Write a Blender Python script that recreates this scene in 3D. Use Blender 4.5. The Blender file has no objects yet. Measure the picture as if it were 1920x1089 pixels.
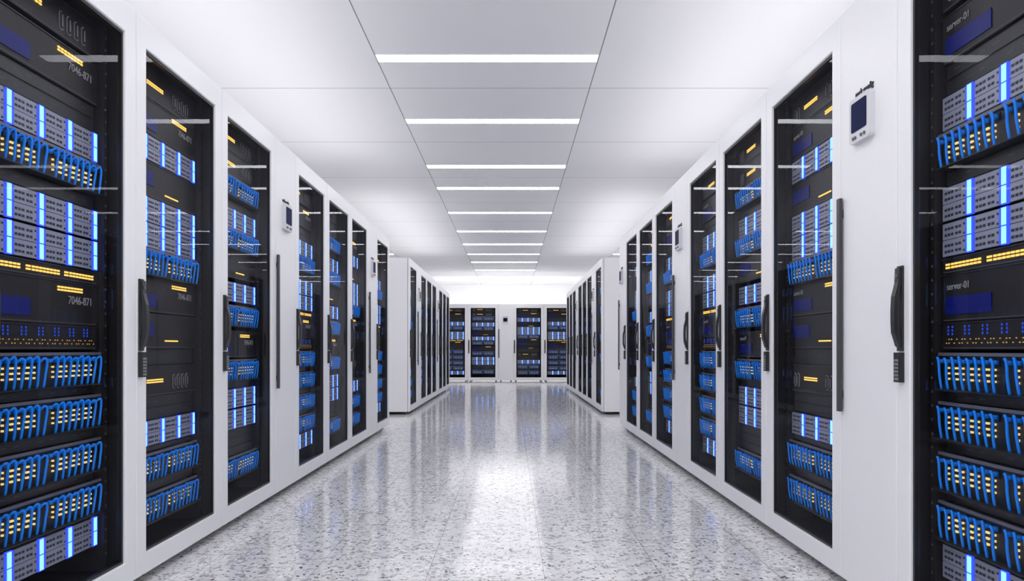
import bpy, math, random
from mathutils import Vector
random.seed(4)
sc = bpy.context.scene
sc.view_settings.view_transform = 'Standard'
sc.view_settings.look = 'None'
COL = sc.collection

# ------------------------------------------------------------------ materials
def new_mat(name):
    m = bpy.data.materials.new(name); m.use_nodes = True
    nt = m.node_tree; b = nt.nodes['Principled BSDF']
    return m, nt, b

def pmat(name, col, rough=0.5, metal=0.0, noise=0.04, spec=0.5, nscale=40.0):
    m, nt, b = new_mat(name)
    n = nt.nodes.new('ShaderNodeTexNoise'); n.inputs['Scale'].default_value = nscale
    g = nt.nodes.new('ShaderNodeNewGeometry')
    nt.links.new(g.outputs['Position'], n.inputs['Vector'])
    mx = nt.nodes.new('ShaderNodeMix'); mx.data_type = 'RGBA'
    c0 = [max(0, c*(1-noise)) for c in col]; c1 = [min(1, c*(1+noise)) for c in col]
    mx.inputs[6].default_value = (*c0, 1); mx.inputs[7].default_value = (*c1, 1)
    nt.links.new(n.outputs['Fac'], mx.inputs[0])
    nt.links.new(mx.outputs[2], b.inputs['Base Color'])
    b.inputs['Roughness'].default_value = rough
    b.inputs['Metallic'].default_value = metal
    b.inputs['Specular IOR Level'].default_value = spec
    return m

def emat(name, col, strength, sample='NONE'):
    m, nt, b = new_mat(name)
    b.inputs['Base Color'].default_value = (*[c*0.3 for c in col], 1)
    b.inputs['Emission Color'].default_value = (*col, 1)
    b.inputs['Emission Strength'].default_value = strength
    try: m.cycles.emission_sampling = sample
    except Exception: pass
    return m

M_WHITE = pmat('white_powder_coat', (0.85, 0.85, 0.875), 0.35, noise=0.01)
M_CASE = pmat('pale_grey_casing', (0.66, 0.66, 0.70), 0.4, noise=0.01)
M_DARK = pmat('dark_interior', (0.010, 0.009, 0.011), 0.5, noise=0.2)
M_BLACK = pmat('black_plastic', (0.012, 0.012, 0.014), 0.4, noise=0.1)
M_BARH = pmat('dark_grey_handle', (0.040, 0.040, 0.046), 0.45, noise=0.1)
M_UNIT = pmat('charcoal_equipment', (0.0125, 0.0115, 0.0125), 0.42, noise=0.15, spec=0.3)
M_SILVER = pmat('silver_drive_bay', (0.30, 0.32, 0.41), 0.38, metal=0.2, noise=0.06)
M_STRIP = pmat('grey_panel_edge', (0.17, 0.17, 0.20), 0.4, metal=0.3, noise=0.05)
M_GREY = pmat('grey_trim', (0.10, 0.10, 0.11), 0.5)
M_SLOT = pmat('dark_vent_slot', (0.02, 0.02, 0.03), 0.5)
M_OVAL = pmat('grey_latch', (0.22, 0.22, 0.23), 0.5)
M_LIGHTGREY = pmat('light_grey_print', (0.30, 0.30, 0.31), 0.5)
M_CABLE = pmat('blue_cable_jacket', (0.005, 0.26, 1.0), 0.4, noise=0.0, spec=0.3)
M_STICK = pmat('blue_plate', (0.002, 0.008, 0.15), 0.4, spec=0.25)
M_SCREEN = pmat('navy_screen', (0.003, 0.008, 0.06), 0.5, spec=0.04)
M_BLUE = emat('blue_glow_bar', (0.020, 0.055, 1.0), 2.2)
M_HALO = emat('violet_halo_glow', (0.05, 0.09, 1.0), 0.8)  # emissive strips imitating the halo around the blue bars
M_BLUECORE = emat('cyan_glow_core', (0.24, 0.60, 1.0), 1.8)
M_LED = emat('amber_led', (1.0, 0.54, 0.10), 1.6)
M_LEDY = emat('yellow_led', (1.0, 0.72, 0.25), 1.0)
M_BDOT = emat('blue_port_light', (0.02, 0.10, 1.0), 0.55)
M_ODOT = emat('orange_port_light', (1.0, 0.58, 0.12), 0.38)
M_TUBE = emat('white_light_diffuser', (1.0, 0.985, 1.0), 14.5, 'AUTO')

# glass : tinted see-through pane with mirror reflections
m = bpy.data.materials.new('tinted_glass'); m.use_nodes = True
nt = m.node_tree; nt.nodes.clear()
out = nt.nodes.new('ShaderNodeOutputMaterial'); mix = nt.nodes.new('ShaderNodeMixShader')
tr = nt.nodes.new('ShaderNodeBsdfTransparent'); tr.inputs[0].default_value = (0.86, 0.87, 0.90, 1)
gl = nt.nodes.new('ShaderNodeBsdfGlossy'); gl.inputs['Roughness'].default_value = 0.0
gl.inputs[0].default_value = (0.9, 0.92, 1, 1)
fr = nt.nodes.new('ShaderNodeFresnel'); fr.inputs[0].default_value = 1.20
ml = nt.nodes.new('ShaderNodeMath'); ml.operation = 'MULTIPLY'; ml.inputs[1].default_value = 0.34
mn = nt.nodes.new('ShaderNodeMath'); mn.operation = 'MINIMUM'; mn.inputs[1].default_value = 0.05
nt.links.new(fr.outputs[0], ml.inputs[0]); nt.links.new(ml.outputs[0], mn.inputs[0])
nt.links.new(mn.outputs[0], mix.inputs[0])
nt.links.new(tr.outputs[0], mix.inputs[1]); nt.links.new(gl.outputs[0], mix.inputs[2])
nt.links.new(mix.outputs[0], out.inputs[0])
M_GLASS = m

def line_mask(nt, coord_socket, offset, period, width):
    a = nt.nodes.new('ShaderNodeMath'); a.operation = 'SUBTRACT'; a.inputs[1].default_value = offset
    nt.links.new(coord_socket, a.inputs[0])
    d = nt.nodes.new('ShaderNodeMath'); d.operation = 'DIVIDE'; d.inputs[1].default_value = period
    nt.links.new(a.outputs[0], d.inputs[0])
    f = nt.nodes.new('ShaderNodeMath'); f.operation = 'FRACT'; nt.links.new(d.outputs[0], f.inputs[0])
    s = nt.nodes.new('ShaderNodeMath'); s.operation = 'SUBTRACT'; s.inputs[1].default_value = 0.5
    nt.links.new(f.outputs[0], s.inputs[0])
    ab = nt.nodes.new('ShaderNodeMath'); ab.operation = 'ABSOLUTE'; nt.links.new(s.outputs[0], ab.inputs[0])
    g = nt.nodes.new('ShaderNodeMath'); g.operation = 'GREATER_THAN'; g.inputs[1].default_value = 0.5 - width/2/period
    nt.links.new(ab.outputs[0], g.inputs[0])
    return g.outputs[0]

def grid_mask(nt, ox, px, oy, py, w):
    g = nt.nodes.new('ShaderNodeNewGeometry'); sp = nt.nodes.new('ShaderNodeSeparateXYZ')
    nt.links.new(g.outputs['Position'], sp.inputs[0])
    a = line_mask(nt, sp.outputs[0], ox, px, w); b = line_mask(nt, sp.outputs[1], oy, py, w)
    mx = nt.nodes.new('ShaderNodeMath'); mx.operation = 'MAXIMUM'
    nt.links.new(a, mx.inputs[0]); nt.links.new(b, mx.inputs[1])
    return mx.outputs[0], g

def mixc(nt, fac, a, b):
    mx = nt.nodes.new('ShaderNodeMix'); mx.data_type = 'RGBA'
    nt.links.new(fac, mx.inputs[0])
    for i, v in ((6, a), (7, b)):
        if isinstance(v, tuple): mx.inputs[i].default_value = (*v, 1)
        else: nt.links.new(v, mx.inputs[i])
    return mx.outputs[2]

# ceiling tile material
M_CEIL, nt, b = new_mat('ceiling_tiles')
gm, g = grid_mask(nt, -1.04, 1.71, 6.58, 1.71, 0.008)
nt.links.new(mixc(nt, gm, (0.87, 0.87, 0.89), (0.22, 0.22, 0.24)), b.inputs['Base Color'])
b.inputs['Roughness'].default_value = 0.6

# terrazzo floor
M_FLOOR, nt, b = new_mat('polished_terrazzo')
gm, g = grid_mask(nt, 0.135, 0.482, 0.2, 0.964, 0.0028)
ns = nt.nodes.new('ShaderNodeTexNoise'); ns.inputs['Scale'].default_value = 34
nt.links.new(g.outputs['Position'], ns.inputs['Vector'])
vs = nt.nodes.new('ShaderNodeVectorMath'); vs.operation = 'SCALE'; vs.inputs['Scale'].default_value = 0.045
nt.links.new(ns.outputs['Color'], vs.inputs[0])
va = nt.nodes.new('ShaderNodeVectorMath'); va.operation = 'ADD'
nt.links.new(g.outputs['Position'], va.inputs[0]); nt.links.new(vs.outputs[0], va.inputs[1])
def chips(scale, keep, rad):
    v = nt.nodes.new('ShaderNodeTexVoronoi'); v.inputs['Scale'].default_value = scale
    nt.links.new(va.outputs[0], v.inputs['Vector'])
    s = nt.nodes.new('ShaderNodeSeparateColor'); nt.links.new(v.outputs['Color'], s.inputs[0])
    k = nt.nodes.new('ShaderNodeMath'); k.operation = 'GREATER_THAN'; k.inputs[1].default_value = keep
    nt.links.new(s.outputs[0], k.inputs[0])
    d = nt.nodes.new('ShaderNodeMath'); d.operation = 'LESS_THAN'; d.inputs[1].default_value = rad
    nt.links.new(v.outputs['Distance'], d.inputs[0])
    mm = nt.nodes.new('ShaderNodeMath'); mm.operation = 'MULTIPLY'
    nt.links.new(k.outputs[0], mm.inputs[0]); nt.links.new(d.outputs[0], mm.inputs[1])
    return mm.outputs[0], s
n2 = nt.nodes.new('ShaderNodeTexNoise'); n2.inputs['Scale'].default_value = 22; n2.inputs['Detail'].default_value = 6
nt.links.new(g.outputs['Position'], n2.inputs['Vector'])
base = mixc(nt, n2.outputs['Fac'], (0.66, 0.66, 0.675), (0.95, 0.95, 0.955))
c1, s1 = chips(30, 0.58, 0.46)
tone = mixc(nt, s1.outputs[1], (0.64, 0.64, 0.66), (0.40, 0.41, 0.44))
col = mixc(nt, c1, base, tone)
c4, s4 = chips(60, 0.66, 0.42)
tone4 = mixc(nt, s4.outputs[1], (0.22, 0.23, 0.27), (0.55, 0.50, 0.46))
col = mixc(nt, c4, col, tone4)
c2, s2 = chips(48, 0.82, 0.37)
tone2 = mixc(nt, s2.outputs[1], (0.03, 0.03, 0.05), (0.24, 0.20, 0.19))
col = mixc(nt, c2, col, tone2)
c3, s3 = chips(36, 0.72, 0.38)
col = mixc(nt, c3, col, (0.97, 0.97, 0.98))
col = mixc(nt, gm, col, (0.26, 0.26, 0.28))
nt.links.new(col, b.inputs['Base Color'])
b.inputs['Roughness'].default_value = 0.10
b.inputs['Specular IOR Level'].default_value = 0.27

M_WALL = pmat('white_wall_paint', (0.86, 0.86, 0.875), 0.6, noise=0.01)

# ------------------------------------------------------------------ mesh builder
class MB:
    def __init__(s): s.v = []; s.f = []; s.mi = []; s.mats = []
    def m(s, mat):
        if mat not in s.mats: s.mats.append(mat)
        return s.mats.index(mat)
    def face(s, pts, mat):
        i = len(s.v); s.v += [tuple(p) for p in pts]; s.f.append(tuple(range(i, i+len(pts)))); s.mi.append(s.m(mat))
    def box(s, x0, x1, y0, y1, z0, z1, mat, skip=''):
        i = len(s.v); k = s.m(mat)
        s.v += [(x0,y0,z0),(x1,y0,z0),(x1,y1,z0),(x0,y1,z0),(x0,y0,z1),(x1,y0,z1),(x1,y1,z1),(x0,y1,z1)]
        F = {'b':(0,3,2,1),'t':(4,5,6,7),'f':(0,1,5,4),'r':(1,2,6,5),'k':(2,3,7,6),'l':(3,0,4,7)}
        for key, q in F.items():
            if key in skip: continue
            s.f.append(tuple(i+a for a in q)); s.mi.append(k)
    def ring(s, o, n, y0, y1, mat):
        k = s.m(mat); i = len(s.v)
        def rc(r, y): return [(r[0],y,r[2]),(r[1],y,r[2]),(r[1],y,r[3]),(r[0],y,r[3])]
        s.v += rc(o,y0)+rc(n,y0)+rc(o,y1)+rc(n,y1)
        for a in range(4):
            b_ = (a+1) % 4
            for q in ((a,b_,4+b_,4+a),(8+b_,8+a,12+a,12+b_),(b_,a,8+a,8+b_),(4+a,4+b_,12+b_,12+a)):
                s.f.append(tuple(i+x for x in q)); s.mi.append(k)
    def cyl(s, cx, cy, cz, r, h, mat, axis='z', n=14, r2=None):
        r2 = r if r2 is None else r2; i = len(s.v); k = s.m(mat)
        for t, rr in ((0, r), (h, r2)):
            for a in range(n):
                c, d = math.cos(2*math.pi*a/n)*rr, math.sin(2*math.pi*a/n)*rr
                s.v.append((cx+c, cy+d, cz+t) if axis == 'z' else (cx+c, cy+t, cz+d))
        for a in range(n):
            b_ = (a+1) % n; s.f.append((i+a, i+b_, i+n+b_, i+n+a)); s.mi.append(k)
        s.f.append(tuple(i+a for a in range(n))[::-1]); s.mi.append(k)
        s.f.append(tuple(i+n+a for a in range(n))); s.mi.append(k)
    def capsule(s, cx, cz, y, rx, rz, mat, th=0.003):
        i = len(s.v); k = s.m(mat); n = 16
        for yy in (y-th, y):
            for a in range(n):
                t = 2*math.pi*(a+0.5)/n
                s.v.append((cx+rx*math.cos(t), yy, cz+(rz-rx)*(1 if math.sin(t) > 0 else -1)+rx*math.sin(t)))
        s.f.append(tuple(i+a for a in range(n))); s.mi.append(k)
        for a in range(n):
            b_ = (a+1) % n; s.f.append((i+a, i+n+a, i+n+b_, i+b_)); s.mi.append(k)
    def tube(s, pts, r, mat, n=8, sub=4):
        P = [Vector(p) for p in pts]; Q = []
        E = [P[0]*2-P[1]] + P + [P[-1]*2-P[-2]]
        for j in range(1, len(E)-2):
            for t in range(sub):
                t /= sub; a, b_, c, d = E[j-1], E[j], E[j+1], E[j+2]
                Q.append(0.5*((2*b_)+(c-a)*t+(2*a-5*b_+4*c-d)*t*t+(3*b_-a-3*c+d)*t**3))
        Q.append(P[-1]); i = len(s.v); k = s.m(mat)
        up = Vector((1, 0, 0.01))
        for j, q in enumerate(Q):
            T = (Q[min(j+1, len(Q)-1)]-Q[max(j-1, 0)]).normalized()
            A = T.cross(up).normalized()
            B = T.cross(A).normalized(); up = -B if (-B).dot(up) > 0 else B
            for a in range(n):
                an = 2*math.pi*a/n
                s.v.append(tuple(q+A*math.cos(an)*r+B*math.sin(an)*r))
        for j in range(len(Q)-1):
            for a in range(n):
                b_ = (a+1) % n
                s.f.append((i+j*n+a, i+j*n+b_, i+(j+1)*n+b_, i+(j+1)*n+a)); s.mi.append(k)
        s.f.append(tuple(i+a for a in range(n))[::-1]); s.mi.append(k)
        e = i+(len(Q)-1)*n; s.f.append(tuple(e+a for a in range(n))); s.mi.append(k)
    def add(s, o, dx=0, dy=0, dz=0):
        i = len(s.v); s.v += [(a+dx, b_+dy, c+dz) for a, b_, c in o.v]
        for f, mi in zip(o.f, o.mi):
            s.f.append(tuple(i+a for a in f)); s.mi.append(s.m(o.mats[mi]))
    def mesh(s, name, smooth=False, fix=True):
        me = bpy.data.meshes.new(name); me.from_pydata(s.v, [], s.f)
        for mt in s.mats: me.materials.append(mt)
        me.polygons.foreach_set('material_index', s.mi)
        if smooth: me.polygons.foreach_set('use_smooth', [True]*len(s.f))
        if fix:
            import bmesh
            bm = bmesh.new(); bm.from_mesh(me); bmesh.ops.recalc_face_normals(bm, faces=bm.faces); bm.to_mesh(me); bm.free()
        me.update(); return me

def obj(name, mesh, parent=None, loc=(0,0,0), rot=0.0, bevel=0):
    o = bpy.data.objects.new(name, mesh); COL.objects.link(o)
    o.location = loc; o.rotation_euler = (0, 0, rot)
    if parent: o.parent = parent
    if bevel:
        md = o.modifiers.new('edge_softening', 'BEVEL'); md.width = bevel; md.segments = 2; md.limit_method = 'ANGLE'
    return o

def text_mesh(s, size, mat, ext=0.0008, align='LEFT'):
    cu = bpy.data.curves.new('txt', 'FONT'); cu.body = s; cu.size = size; cu.extrude = ext; cu.align_x = align
    o = bpy.data.objects.new('txt', cu); COL.objects.link(o)
    dg = bpy.context.evaluated_depsgraph_get(); dg.update()
    me = bpy.data.meshes.new_from_object(o.evaluated_get(dg))
    bpy.data.objects.remove(o)
    for v in me.vertices: v.co = (v.co.x, -v.co.z, v.co.y)
    me.materials.clear(); me.materials.append(mat); me.name = 'lettering'
    return me

# ------------------------------------------------------------------ dimensions
W = 0.877; PW = 0.4385; GAP = 0.003
ZB, ZT = 0.04, 2.24
HC = 3.17
XL, XR = -1.451, 1.287
U0, U1 = 0.112, 0.762
YF = 0.09

# ---- cabinet bodies / doors
def cabinet(w):
    b_ = MB(); a, c = GAP/2, w-GAP/2; y0, y1 = 0.034, 1.0
    b_.box(a, c, y0, y1, ZB, ZT, M_WHITE, skip='f')
    t = 0.045; i0, i1, j0, j1 = a+t, c-t, ZB+0.05, ZT-0.06
    for q in ([(a,y0,ZB),(c,y0,ZB),(i1,y0,j0),(i0,y0,j0)], [(c,y0,ZB),(c,y0,ZT),(i1,y0,j1),(i1,y0,j0)],
              [(c,y0,ZT),(a,y0,ZT),(i0,y0,j1),(i1,y0,j1)], [(a,y0,ZT),(a,y0,ZB),(i0,y0,j0),(i0,y0,j1)]):
        b_.face(q, M_DARK)
    yk = 0.7
    b_.face([(i0,yk,j0),(i1,yk,j0),(i1,yk,j1),(i0,yk,j1)], M_DARK)
    b_.face([(i0,y0,j0),(i0,yk,j0),(i0,yk,j1),(i0,y0,j1)], M_DARK)
    b_.face([(i1,y0,j0),(i1,y0,j1),(i1,yk,j1),(i1,yk,j0)], M_DARK)
    b_.face([(i0,y0,j0),(i1,y0,j0),(i1,yk,j0),(i0,yk,j0)], M_DARK)
    b_.face([(i0,y0,j1),(i0,yk,j1),(i1,yk,j1),(i1,y0,j1)], M_DARK)
    return b_.mesh('cabinet_body', fix=False)
ME_BODY = cabinet(W)

d = MB()
gx0, gx1, gz0, gz1 = 0.082, W-0.082, ZB+0.085, ZT-0.115
d.ring((GAP/2, W-GAP/2, ZB+0.002, ZT-0.002), (gx0, gx1, gz0, gz1), 0.0, 0.030, M_WHITE)
ME_DOOR = d.mesh('glass_door')
d = MB(); d.ring((gx0, gx1, gz0, gz1), (gx0+0.010, gx1-0.010, gz0+0.010, gz1-0.010), 0.010, 0.028, M_BLACK)
ME_SEAL = d.mesh('door_seal')
d = MB(); d.face([(gx0+0.006,0.016,gz0+0.006),(gx1-0.006,0.016,gz0+0.006),(gx1-0.006,0.016,gz1-0.006),(gx0+0.006,0.016,gz1-0.006)], M_GLASS)
ME_GLASS = d.mesh('glass_pane', fix=False)

# handle with swing lever
d = MB(); cu_ = 0.030
d.box(cu_-0.016, cu_+0.016, -0.008, 0.0, 0.925, 1.205, M_BLACK)
prof = [(-0.008,1.200),(-0.016,1.198),(-0.018,1.150),(-0.023,1.128),(-0.029,1.105),(-0.031,1.06),(-0.031,1.02),(-0.029,0.985),(-0.021,0.960),(-0.016,0.942),(-0.008,0.935)]
back = [(-0.008,1.188),(-0.008,1.150),(-0.009,1.140),(-0.012,1.118),(-0.016,1.098),(-0.018,1.06),(-0.018,1.02),(-0.016,0.995),(-0.011,0.973),(-0.008,0.960),(-0.008,0.946)]
i = len(d.v); k = d.m(M_BLACK); n = len(prof)
for (p, q) in zip(prof, back):
    d.v += [(cu_-0.013, p[0], p[1]), (cu_+0.013, p[0], p[1]), (cu_+0.013, q[0], q[1]), (cu_-0.013, q[0], q[1])]
for j in range(n-1):
    for a in range(4):
        b2 = (a+1) % 4; d.f.append((i+j*4+a, i+j*4+b2, i+j*4+4+b2, i+j*4+4+a)); d.mi.append(k)
d.f.append((i, i+1, i+2, i+3)); d.mi.append(k); e = i+(n-1)*4; d.f.append((e, e+1, e+2, e+3)); d.mi.append(k)
d.cyl(cu_, -0.020, 1.172, 0.008, 0.004, M_GREY, axis='y')
ME_HANDLE = d.mesh('door_handle')
d = MB()
d.box(cu_-0.018, cu_+0.018, -0.018, 0.0, 0.822, 0.920, M_BLACK)
for r in range(6):
    for c in range(3):
        x = cu_-0.014+c*0.010; z = 0.829+r*0.0122
        d.box(x, x+0.007, -0.0200, -0.018, z, z+0.008, M_OVAL)
ME_KEYPAD = d.mesh('keypad')
d = MB(); d.cyl(0, 0, 0.0, 0.026, 0.010, M_BLACK, r2=0.024); d.cyl(0, 0, 0.010, 0.010, ZB-0.010, M_GREY)
ME_FOOT = d.mesh('levelling_foot')
d = MB(); d.box(0, 0.022, 0.075, 0.60, ZB+0.06, ZT-0.07, M_DARK)
for j in range(44):
    z = 0.16+j*0.045; d.box(0.007, 0.014, 0.0735, 0.075, z, z+0.008, M_GREY)
ME_RAIL = d.mesh('mounting_rail')

# ---- equipment
HS = 0.108
d = MB()
d.box(U0, U1, YF+0.004, YF+0.40, 0, HS, M_UNIT)
bw, gw = 0.1305, 0.0315
for r in range(2):
    z0 = 0.002+r*0.0525; z1 = z0+0.0505
    for c in range(4):
        x0 = U0+c*(bw+gw)+0.001; x1 = x0+bw-0.002
        d.box(x0, x1, YF-0.001, YF+0.004, z0, z1, M_SILVER)
        for q in range(2):
            for s_ in range(5):
                xx = x0+0.012+s_*0.0172+(0.006 if s_ > 2 else 0); zz = z0+0.010+q*0.019
                d.box(xx, xx+0.0125, YF-0.0018, YF-0.001, zz, zz+0.008, M_SLOT)
        d.box(x1-0.017, x1-0.010, YF-0.0020, YF-0.001, z0+0.006, z0+0.012, M_BLACK)
        d.box(x1-0.017, x1-0.010, YF-0.0020, YF-0.001, z0+0.034, z0+0.040, M_BLACK)
        xb = x1+0.001
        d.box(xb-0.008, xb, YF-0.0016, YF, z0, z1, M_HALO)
        d.box(xb, xb+0.0305, YF-0.003, YF+0.004, z0-0.0015, z1+0.0015, M_BLUE)
        d.box(xb+0.005, xb+0.0255, YF-0.0042, YF-0.003, z0+0.0015, z1-0.0005, M_BLUECORE)
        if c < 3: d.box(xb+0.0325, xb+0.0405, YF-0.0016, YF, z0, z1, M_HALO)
ME_SERVER = d.mesh('blade_server')

HP = 0.105
def cable(v):
    cb = MB(); a, dz, sx = [(0.014, 0.0, 0.001), (0.016, 0.0, -0.003), (0.012, 0.0, 0.004)][v]
    top = (0.0, -0.003, 0.002)[v]
    cb.box(-0.0055, 0.0055, YF-0.018, YF, 0.072, 0.084, M_CABLE)
    cb.tube([(0,YF-0.010,0.078),(0.001,YF-0.020,0.083+top),(0.005,YF-0.026,0.089+top),(a-0.001,YF-0.028,0.085+top),(a+0.002,YF-0.027,0.066),
         (a+sx*0.5,YF-0.025,0.040),(a+sx,YF-0.022,0.014),(a+sx*1.2,YF-0.018,-0.010)], 0.0041, M_CABLE)
    return cb
CAS = [cable(v) for v in range(3)]
ME_CABLES = [c.mesh('network_cable', smooth=True) for c in CAS]
VAR = [0, 1, 0, 2, 1, 0, 2, 1, 0, 2, 0, 1, 2, 0, 1, 0]
CABX = []
for gidx in range(2):
    for j in range(8): CABX.append(U0+0.010+gidx*0.332+j*0.0385)
def patch(withcab):
    d = MB()
    d.box(U0-0.01, U1+0.01, YF-0.010, YF, HP-0.010, HP, M_STRIP)
    d.box(U0, U1, YF, YF+0.25, -0.012, HP-0.010, M_BLACK)
    d.box(U0-0.006, U1+0.006, YF-0.034, YF, -0.014, -0.010, M_UNIT)
    for j, x in enumerate(CABX):
        if j % 8 < 7:
            for r in range(3):
                z = 0.020+r*0.017
                d.box(x+0.024, x+0.030, YF-0.006, YF, z, z+0.0060, M_LEDY)
                if j % 2: d.box(x+0.033, x+0.039, YF-0.006, YF, z, z+0.0060, M_LEDY)
        d.box(x-0.009, x+0.009, YF-0.003, YF, 0.066, 0.088, M_UNIT)
        if withcab: d.add(CAS[VAR[j]], dx=x)
    return d.mesh('patch_panel')
ME_PATCH = patch(False); ME_PATCHC = patch(True)

def dashes(d, x, z, n, w=0.013, h=0.006, p=0.0195, mat=M_LED):
    for j in range(n): d.box(x+j*p, x+j*p+w, YF-0.003, YF, z, z+h, mat)
def devbase(h):
    d = MB(); d.box(U0, U1, YF, YF+0.35, 0, h, M_UNIT)
    d.box(U0-0.012, U1+0.012, YF-0.003, YF+0.001, h-0.005, h-0.001, M_BLACK)
    d.box(U0+0.01, U1-0.01, YF-0.0015, YF, 0.004, 0.006, M_GREY)
    return d
d = devbase(0.13)
for x in [U0+0.045, U0+0.085]+[U0+0.42+j*0.045 for j in range(4)]:
    d.capsule(x, 0.055, YF, 0.0135, 0.033, M_OVAL); d.capsule(x, 0.055, YF-0.003, 0.0095, 0.029, M_UNIT); d.capsule(x, 0.055, YF-0.004, 0.003, 0.020, M_OVAL)
dashes(d, U0+0.16, 0.056, 8); dashes(d, U0+0.16, 0.066, 8)
ME_LATCH = d.mesh('power_supply_unit')
d = devbase(0.15)
dashes(d, U0+0.40, 0.124, 8); dashes(d, U0+0.40, 0.114, 8)
d.box(U0+0.02, U0+0.25, YF-0.003, YF, 0.022, 0.078, M_STICK)
ME_CTRL = d.mesh('control_unit')
d = devbase(0.050)
for s_ in range(3):
    for q in range(2): dashes(d, U0+0.05+s_*0.21, 0.016+q*0.010, 8); dashes(d, U0+0.02+s_*0.21, 0.016+q*0.010, 4, w=0.003, p=0.006)
ME_LEDU = d.mesh('indicator_unit')
d = devbase(0.085)
for r in range(2):
    for j in range(44):
        if (j*7+r*3) % 5 < 3: d.box(U0+0.02+j*0.014, U0+0.024+j*0.014, YF-0.002, YF, 0.018+r*0.012, 0.0215+r*0.012, M_ODOT)
for j in range(26):
    if j % 4 < 2:
        for q in range(3): d.box(U0+0.03+j*0.022, U0+0.034+j*0.022, YF-0.002, YF, 0.045+q*0.011, 0.052+q*0.011, M_BDOT)
ME_SWITCH = d.mesh('network_switch')
d = devbase(0.15); d.box(U0+0.02, U0+0.22, YF-0.003, YF, 0.05, 0.11, M_STICK)
dashes(d, U0+0.33, 0.03, 7)
ME_BLANK = d.mesh('storage_unit')
FILL = {}
def filler(h):
    k = round(h, 3)
    if k not in FILL:
        d = MB(); y = YF+0.012
        d.box(U0, U1, y, y+0.03, 0, h, M_UNIT)
        n = max(1, int(h/0.046)); s_ = h/n
        for j in range(n):
            d.box(U0+0.012, U1-0.012, y-0.003, y, j*s_+0.004, j*s_+s_-0.004, M_BLACK)
            for q in range(9):
                if (q*5+j) % 3: d.box(U0+0.05+q*0.064, U0+0.080+q*0.064, y-0.004, y-0.003, j*s_+s_*0.5, j*s_+s_*0.5+0.002, M_GREY)
        FILL[k] = d.mesh('blanking_panel')
    return FILL[k]

TXT = {'7046-871': text_mesh('7046-871', 0.040, M_LIGHTGREY), 'server-01': text_mesh('server-01', 0.031, M_LIGHTGREY)}
TX = {'7046-871': U1-0.19, 'server-01': U0+0.026}
ME_CFG = text_mesh('rack config', 0.032, M_BLACK, ext=0.002, align='CENTER')

KIND = {'S': ('blade_server', ME_SERVER), 'L': ('power_supply_unit', ME_LATCH), 'C': ('control_unit', ME_CTRL),
        'I': ('indicator_unit', ME_LEDU), 'D': ('network_switch', ME_SWITCH), 'B': ('storage_unit', ME_BLANK)}
LAY = {
 1: [('L',2.00),('C',1.832),('S',1.622),('P',1.51),('S',1.335),('S',1.222),('I',1.168),('C',1.017),('D',0.93),
     ('P',0.815),('P',0.66),('P',0.50),('P',0.345),('S',0.205)],
 2: [('L',2.00),('C',1.845),('S',1.735),('B',1.58),('S',1.475),('S',1.365),('P',1.255),('C',1.09),('B',0.935),
     ('L',0.73),('S',0.52),('P',0.385),('P',0.215)],
 3: [('L',2.02),('L',1.885),('P',1.775),('S',1.60),('P',1.49),('B',1.335),('S',1.195),('P',1.07),('C',0.885),('P',0.77),
     ('S',0.605),('S',0.49),('P',0.235)],
}
HH = {'S':HS, 'P':HP+0.014, 'L':0.13, 'C':0.15, 'I':0.050, 'D':0.085, 'B':0.15}
for kk, L in LAY.items():
    top = 2.165; res = []
    for t, z in L:
        lo = z-(0.014 if t == 'P' else 0)
        if lo+HH[t] > top:
            z -= (lo+HH[t]-top)
            lo = z-(0.014 if t == 'P' else 0)
        hi = lo+HH[t]
        if top-hi > 0.025 and top < 2.16: res.append(('F', hi+0.001, round(top-hi-0.002, 3)))
        res.append((t, z, 0)); top = lo-0.0005
    LAY[kk] = res

LBL = {1: 'white server rack with glass door, blue-lit servers and looped blue cables',
       2: 'white glass-fronted server rack with amber lights and blue-lit blade servers',
       3: 'white glass-door server rack with alternating blue cable panels and servers'}
def rack(loc, rot, lay, txt, near):
    e = bpy.data.objects.new('server_rack', None); COL.objects.link(e)
    e.location = loc; e.rotation_euler = (0, 0, rot); e.empty_display_size = 0.2
    e['label'] = LBL[lay]; e['category'] = 'server rack'; e['group'] = 'white server racks lining the aisle'
    obj('cabinet_body', ME_BODY, e)
    dr = obj('glass_door', ME_DOOR, e, bevel=0.004)
    obj('door_seal', ME_SEAL, dr)
    gp = obj('glass_pane', ME_GLASS, dr); gp['label'] = 'tinted see-through glass pane'
    obj('door_handle', ME_HANDLE, dr)['label'] = 'black swing handle'
    obj('keypad', ME_KEYPAD, dr)
    for x in (0.07, W-0.07):
        for y in (0.09, 0.93): obj('levelling_foot', ME_FOOT, e, (x, y, 0))
    obj('mounting_rail', ME_RAIL, e, (U0-0.045, 0, 0)); obj('mounting_rail', ME_RAIL, e, (U1+0.020, 0, 0))
    for t, z, h in LAY[lay]:
        if t == 'P':
            p = obj('patch_panel', ME_PATCH if near else ME_PATCHC, e, (0, 0, z))
            if near:
                for x, v in zip(CABX, VAR): obj('network_cable', ME_CABLES[v], p, (x, 0, 0))
        elif t == 'F':
            obj('blanking_panel', filler(h), e, (0, 0, z))
        else:
            nm, me = KIND[t]; o = obj(nm, me, e, (0, 0, z))
            if t == 'C' and near:
                tz = 0.072 if txt == '7046-871' else 0.100
                obj('lettering', TXT[txt], o, (TX[txt], YF-0.002, tz))
    return e

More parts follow.
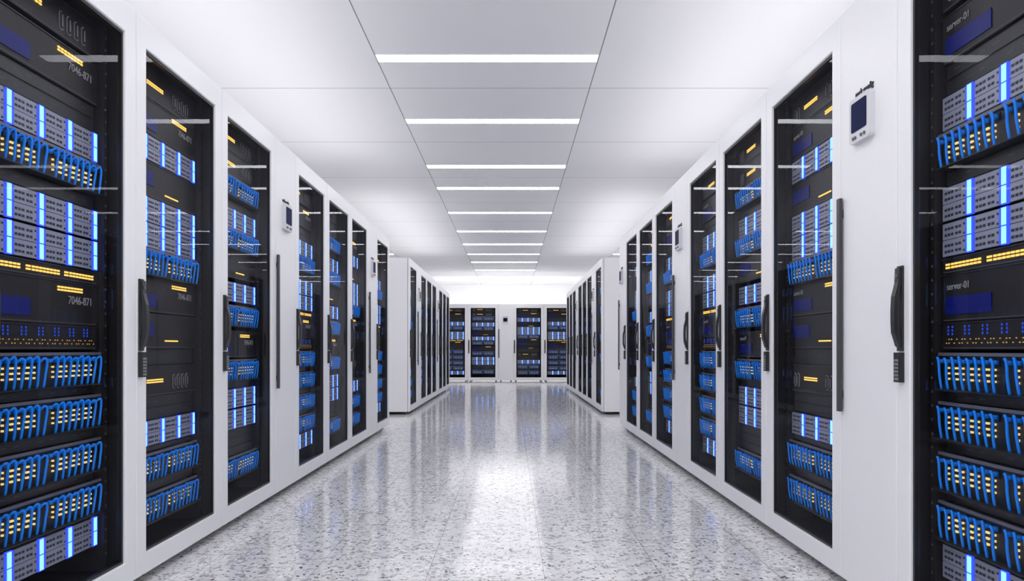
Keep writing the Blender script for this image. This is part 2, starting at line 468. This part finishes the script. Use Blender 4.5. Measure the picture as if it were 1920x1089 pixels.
# ---- narrow cabinet with long bar handle and display
d = MB(); d.box(GAP/2, PW-GAP/2, 0.034, 1.0, ZB, ZT, M_WHITE); ME_NBODY = d.mesh('cabinet_body')
d = MB(); d.box(GAP/2, PW-GAP/2, 0.0, 0.030, ZB+0.002, ZT-0.002, M_WHITE); ME_NDOOR = d.mesh('panel_door')
d = MB(); d.box(0.003, 0.030, -0.018, -0.006, 0.69, 1.515, M_BARH)
for z in (0.74, 1.44): d.box(0.008, 0.025, -0.007, 0.0, z, z+0.03, M_BARH)
ME_BAR = d.mesh('bar_handle')
d = MB(); cx = 0.205; dw = 0.080
def rr(x0, x1, z0, z1, y0, y1, r, mat, d):
    pts = []
    for (ax, az, st) in ((x1-r, z1-r, 0), (x0+r, z1-r, 90), (x0+r, z0+r, 180), (x1-r, z0+r, 270)):
        for q in range(5):
            an = math.radians(st+q*22.5); pts.append((ax+r*math.cos(an), az+r*math.sin(an)))
    n = len(pts); i = len(d.v); k = d.m(mat)
    for yy in (y0, y1): d.v += [(p[0], yy, p[1]) for p in pts]
    d.f.append(tuple(i+a for a in range(n))); d.mi.append(k); d.f.append(tuple(i+n+a for a in range(n))[::-1]); d.mi.append(k)
    for a in range(n): d.f.append((i+a, i+(a+1) % n, i+n+(a+1) % n, i+n+a)); d.mi.append(k)
rr(cx-dw, cx+dw, 1.690, 1.856, -0.022, 0.0, 0.016, M_CASE, d); ME_DISP = d.mesh('display_unit')
d = MB(); rr(cx-0.060, cx+0.060, 1.730, 1.838, -0.024, -0.0222, 0.008, M_SCREEN, d); ME_SCR = d.mesh('display_screen')
d = MB(); d.cyl(0, -0.026, 0, 0.0065, 0.004, M_GREY, axis='y', n=12); ME_BTN = d.mesh('push_button')
def narrow(loc, rot, near=True):
    e = bpy.data.objects.new('narrow_cabinet', None); COL.objects.link(e)
    e.location = loc; e.rotation_euler = (0, 0, rot); e.empty_display_size = 0.2
    e['label'] = 'narrow plain white cabinet with wall display and long dark bar handle'
    e['category'] = 'cabinet'; e['group'] = 'narrow white cabinets between server racks'
    obj('cabinet_body', ME_NBODY, e, bevel=0.003)
    dr = obj('panel_door', ME_NDOOR, e, bevel=0.004)
    obj('bar_handle', ME_BAR, dr)['label'] = 'long dark grey vertical bar handle'
    for x in (0.07, PW-0.07):
        for y in (0.09, 0.93): obj('levelling_foot', ME_FOOT, e, (x, y, 0))
    dp = obj('display_unit', ME_DISP, e)
    obj('display_screen', ME_SCR, dp)['label'] = 'dark navy blue screen'
    if near:
        for x in (-0.045, -0.027, 0.020, 0.045): obj('push_button', ME_BTN, dp, (cx+x, 0, 1.708))
    obj('lettering', ME_CFG, dp, (cx, -0.002, 1.868))['label'] = 'black raised lettering'
    return e

R90 = math.pi/2
def left(seq, y, near_lim=8):
    for t in seq:
        if t == 'n': narrow((XL, y, 0), R90, y < 12); y += PW
        else: rack((XL, y, 0), R90, int(t), '7046-871', y < near_lim); y += W
def right(seq, y, near_lim=8):
    for t in seq:
        if t == 'n': narrow((XR, y+PW, 0), -R90, y < 12); y += PW
        else: rack((XR, y+W, 0), -R90, int(t), 'server-01', y < near_lim); y += W
left('123n132n1', 2.092)
right('1n231n132n', 1.6845)
left('2n132n312', 10.95); right('3n123n213', 10.95)
YB = 22.1
for x, t in ((-2.1355,'1'),(-1.2585,'3'),(-0.3815,'n'),(0.057,'2'),(0.934,'1')):
    if t == 'n': narrow((x, YB, 0), 0, False)
    else: rack((x, YB, 0), 0, int(t), '7046-871', False)

# ------------------------------------------------------------------ room shell
def slab(name, x0, x1, y0, y1, z0, z1, mat):
    d = MB(); d.box(x0, x1, y0, y1, z0, z1, mat); o = obj(name, d.mesh(name)); o['kind'] = 'structure'; return o
WX0, WX1, WY0, WY1 = -6.17, 5.8, -3.5, 26.6
slab('floor', WX0-0.1, WX1+0.1, WY0, WY1+0.1, -0.1, 0.0, M_FLOOR)
slab('ceiling', WX0-0.1, WX1+0.1, WY0, WY1+0.1, HC, HC+0.1, M_CEIL)
slab('wall_left', WX0-0.1, WX0, WY0, WY1, 0, HC, M_WALL)
slab('wall_right', WX1, WX1+0.1, WY0, WY1, 0, HC, M_WALL)
slab('wall_back', WX0-0.1, WX1+0.1, WY1, WY1+0.1, 0, HC, M_WALL)

# ------------------------------------------------------------------ ceiling lights
LW = 0.135
d = MB(); d.ring((0, 1.70, -LW/2-0.008, LW/2+0.008), (0.008, 1.692, -LW/2, LW/2), 0, 0.008, M_WHITE)
ME_H = d.mesh('light_housing')
for v in ME_H.vertices: v.co = (v.co.x, v.co.z, -v.co.y)
d = MB(); d.box(0.008, 1.692, -LW/2, LW/2, -0.009, 0.0, M_TUBE)
ME_D = d.mesh('light_diffuser')
YS = [-2.5, -0.9, 0.8, 2.5, 4.2, 5.89, 7.51, 9.37, 10.64, 12.54, 14.5, 16.3, 18.0, 19.65, 21.6, 23.5, 25.2]
for y in YS:
    for x in (-1.035, -4.455, 2.375):
        h = obj('ceiling_light', ME_H, None, (x, y, HC)); h['label'] = 'long slim white linear light recessed in ceiling tile'
        h['category'] = 'ceiling light'; h['group'] = 'linear ceiling lights over the aisles'
        obj('light_diffuser', ME_D, h)

# added fill lights, hidden by the racks, brightening the back wall and ceiling
def area(name, loc, rot, sx, sy, e):
    la = bpy.data.lights.new(name, 'AREA'); la.shape = 'RECTANGLE'; la.size = sx; la.size_y = sy; la.energy = e
    la.color = (1.0, 0.99, 1.0)
    lo = bpy.data.objects.new(name, la); COL.objects.link(lo); lo.location = loc; lo.rotation_euler = rot
area('wall_fill', (0, 23.6, 1.6), (math.radians(110), 0, 0), 6, 0.4, 78)
area('ceiling_fill', (0, 22.6, 2.30), (math.pi, 0, 0), 5.0, 0.6, 9)
for x, y, L, e in ((XL-0.55, 4.5, 9.0, 22), (XR+0.55, 4.5, 9.0, 22), (XL-0.55, 14.5, 7.0, 18), (XR+0.55, 14.5, 7.0, 18)):
    area('ceiling_fill', (x, y, 2.30), (math.pi, 0, 0), 0.7, L, e)

w = bpy.data.worlds.new('world'); sc.world = w; w.use_nodes = True
bg = w.node_tree.nodes['Background']; bg.inputs[0].default_value = (0.97, 0.97, 1.0, 1); bg.inputs[1].default_value = 1.8

# ------------------------------------------------------------------ camera
cam = bpy.data.cameras.new('camera'); co = bpy.data.objects.new('camera', cam); COL.objects.link(co)
co.location = (0, 0, 0.93); co.rotation_euler = (math.radians(90), 0, 0)
cam.sensor_width = 36; cam.lens = 26.98; cam.shift_y = 0.0576; cam.shift_x = 0.0005; cam.clip_start = 0.05
sc.camera = co
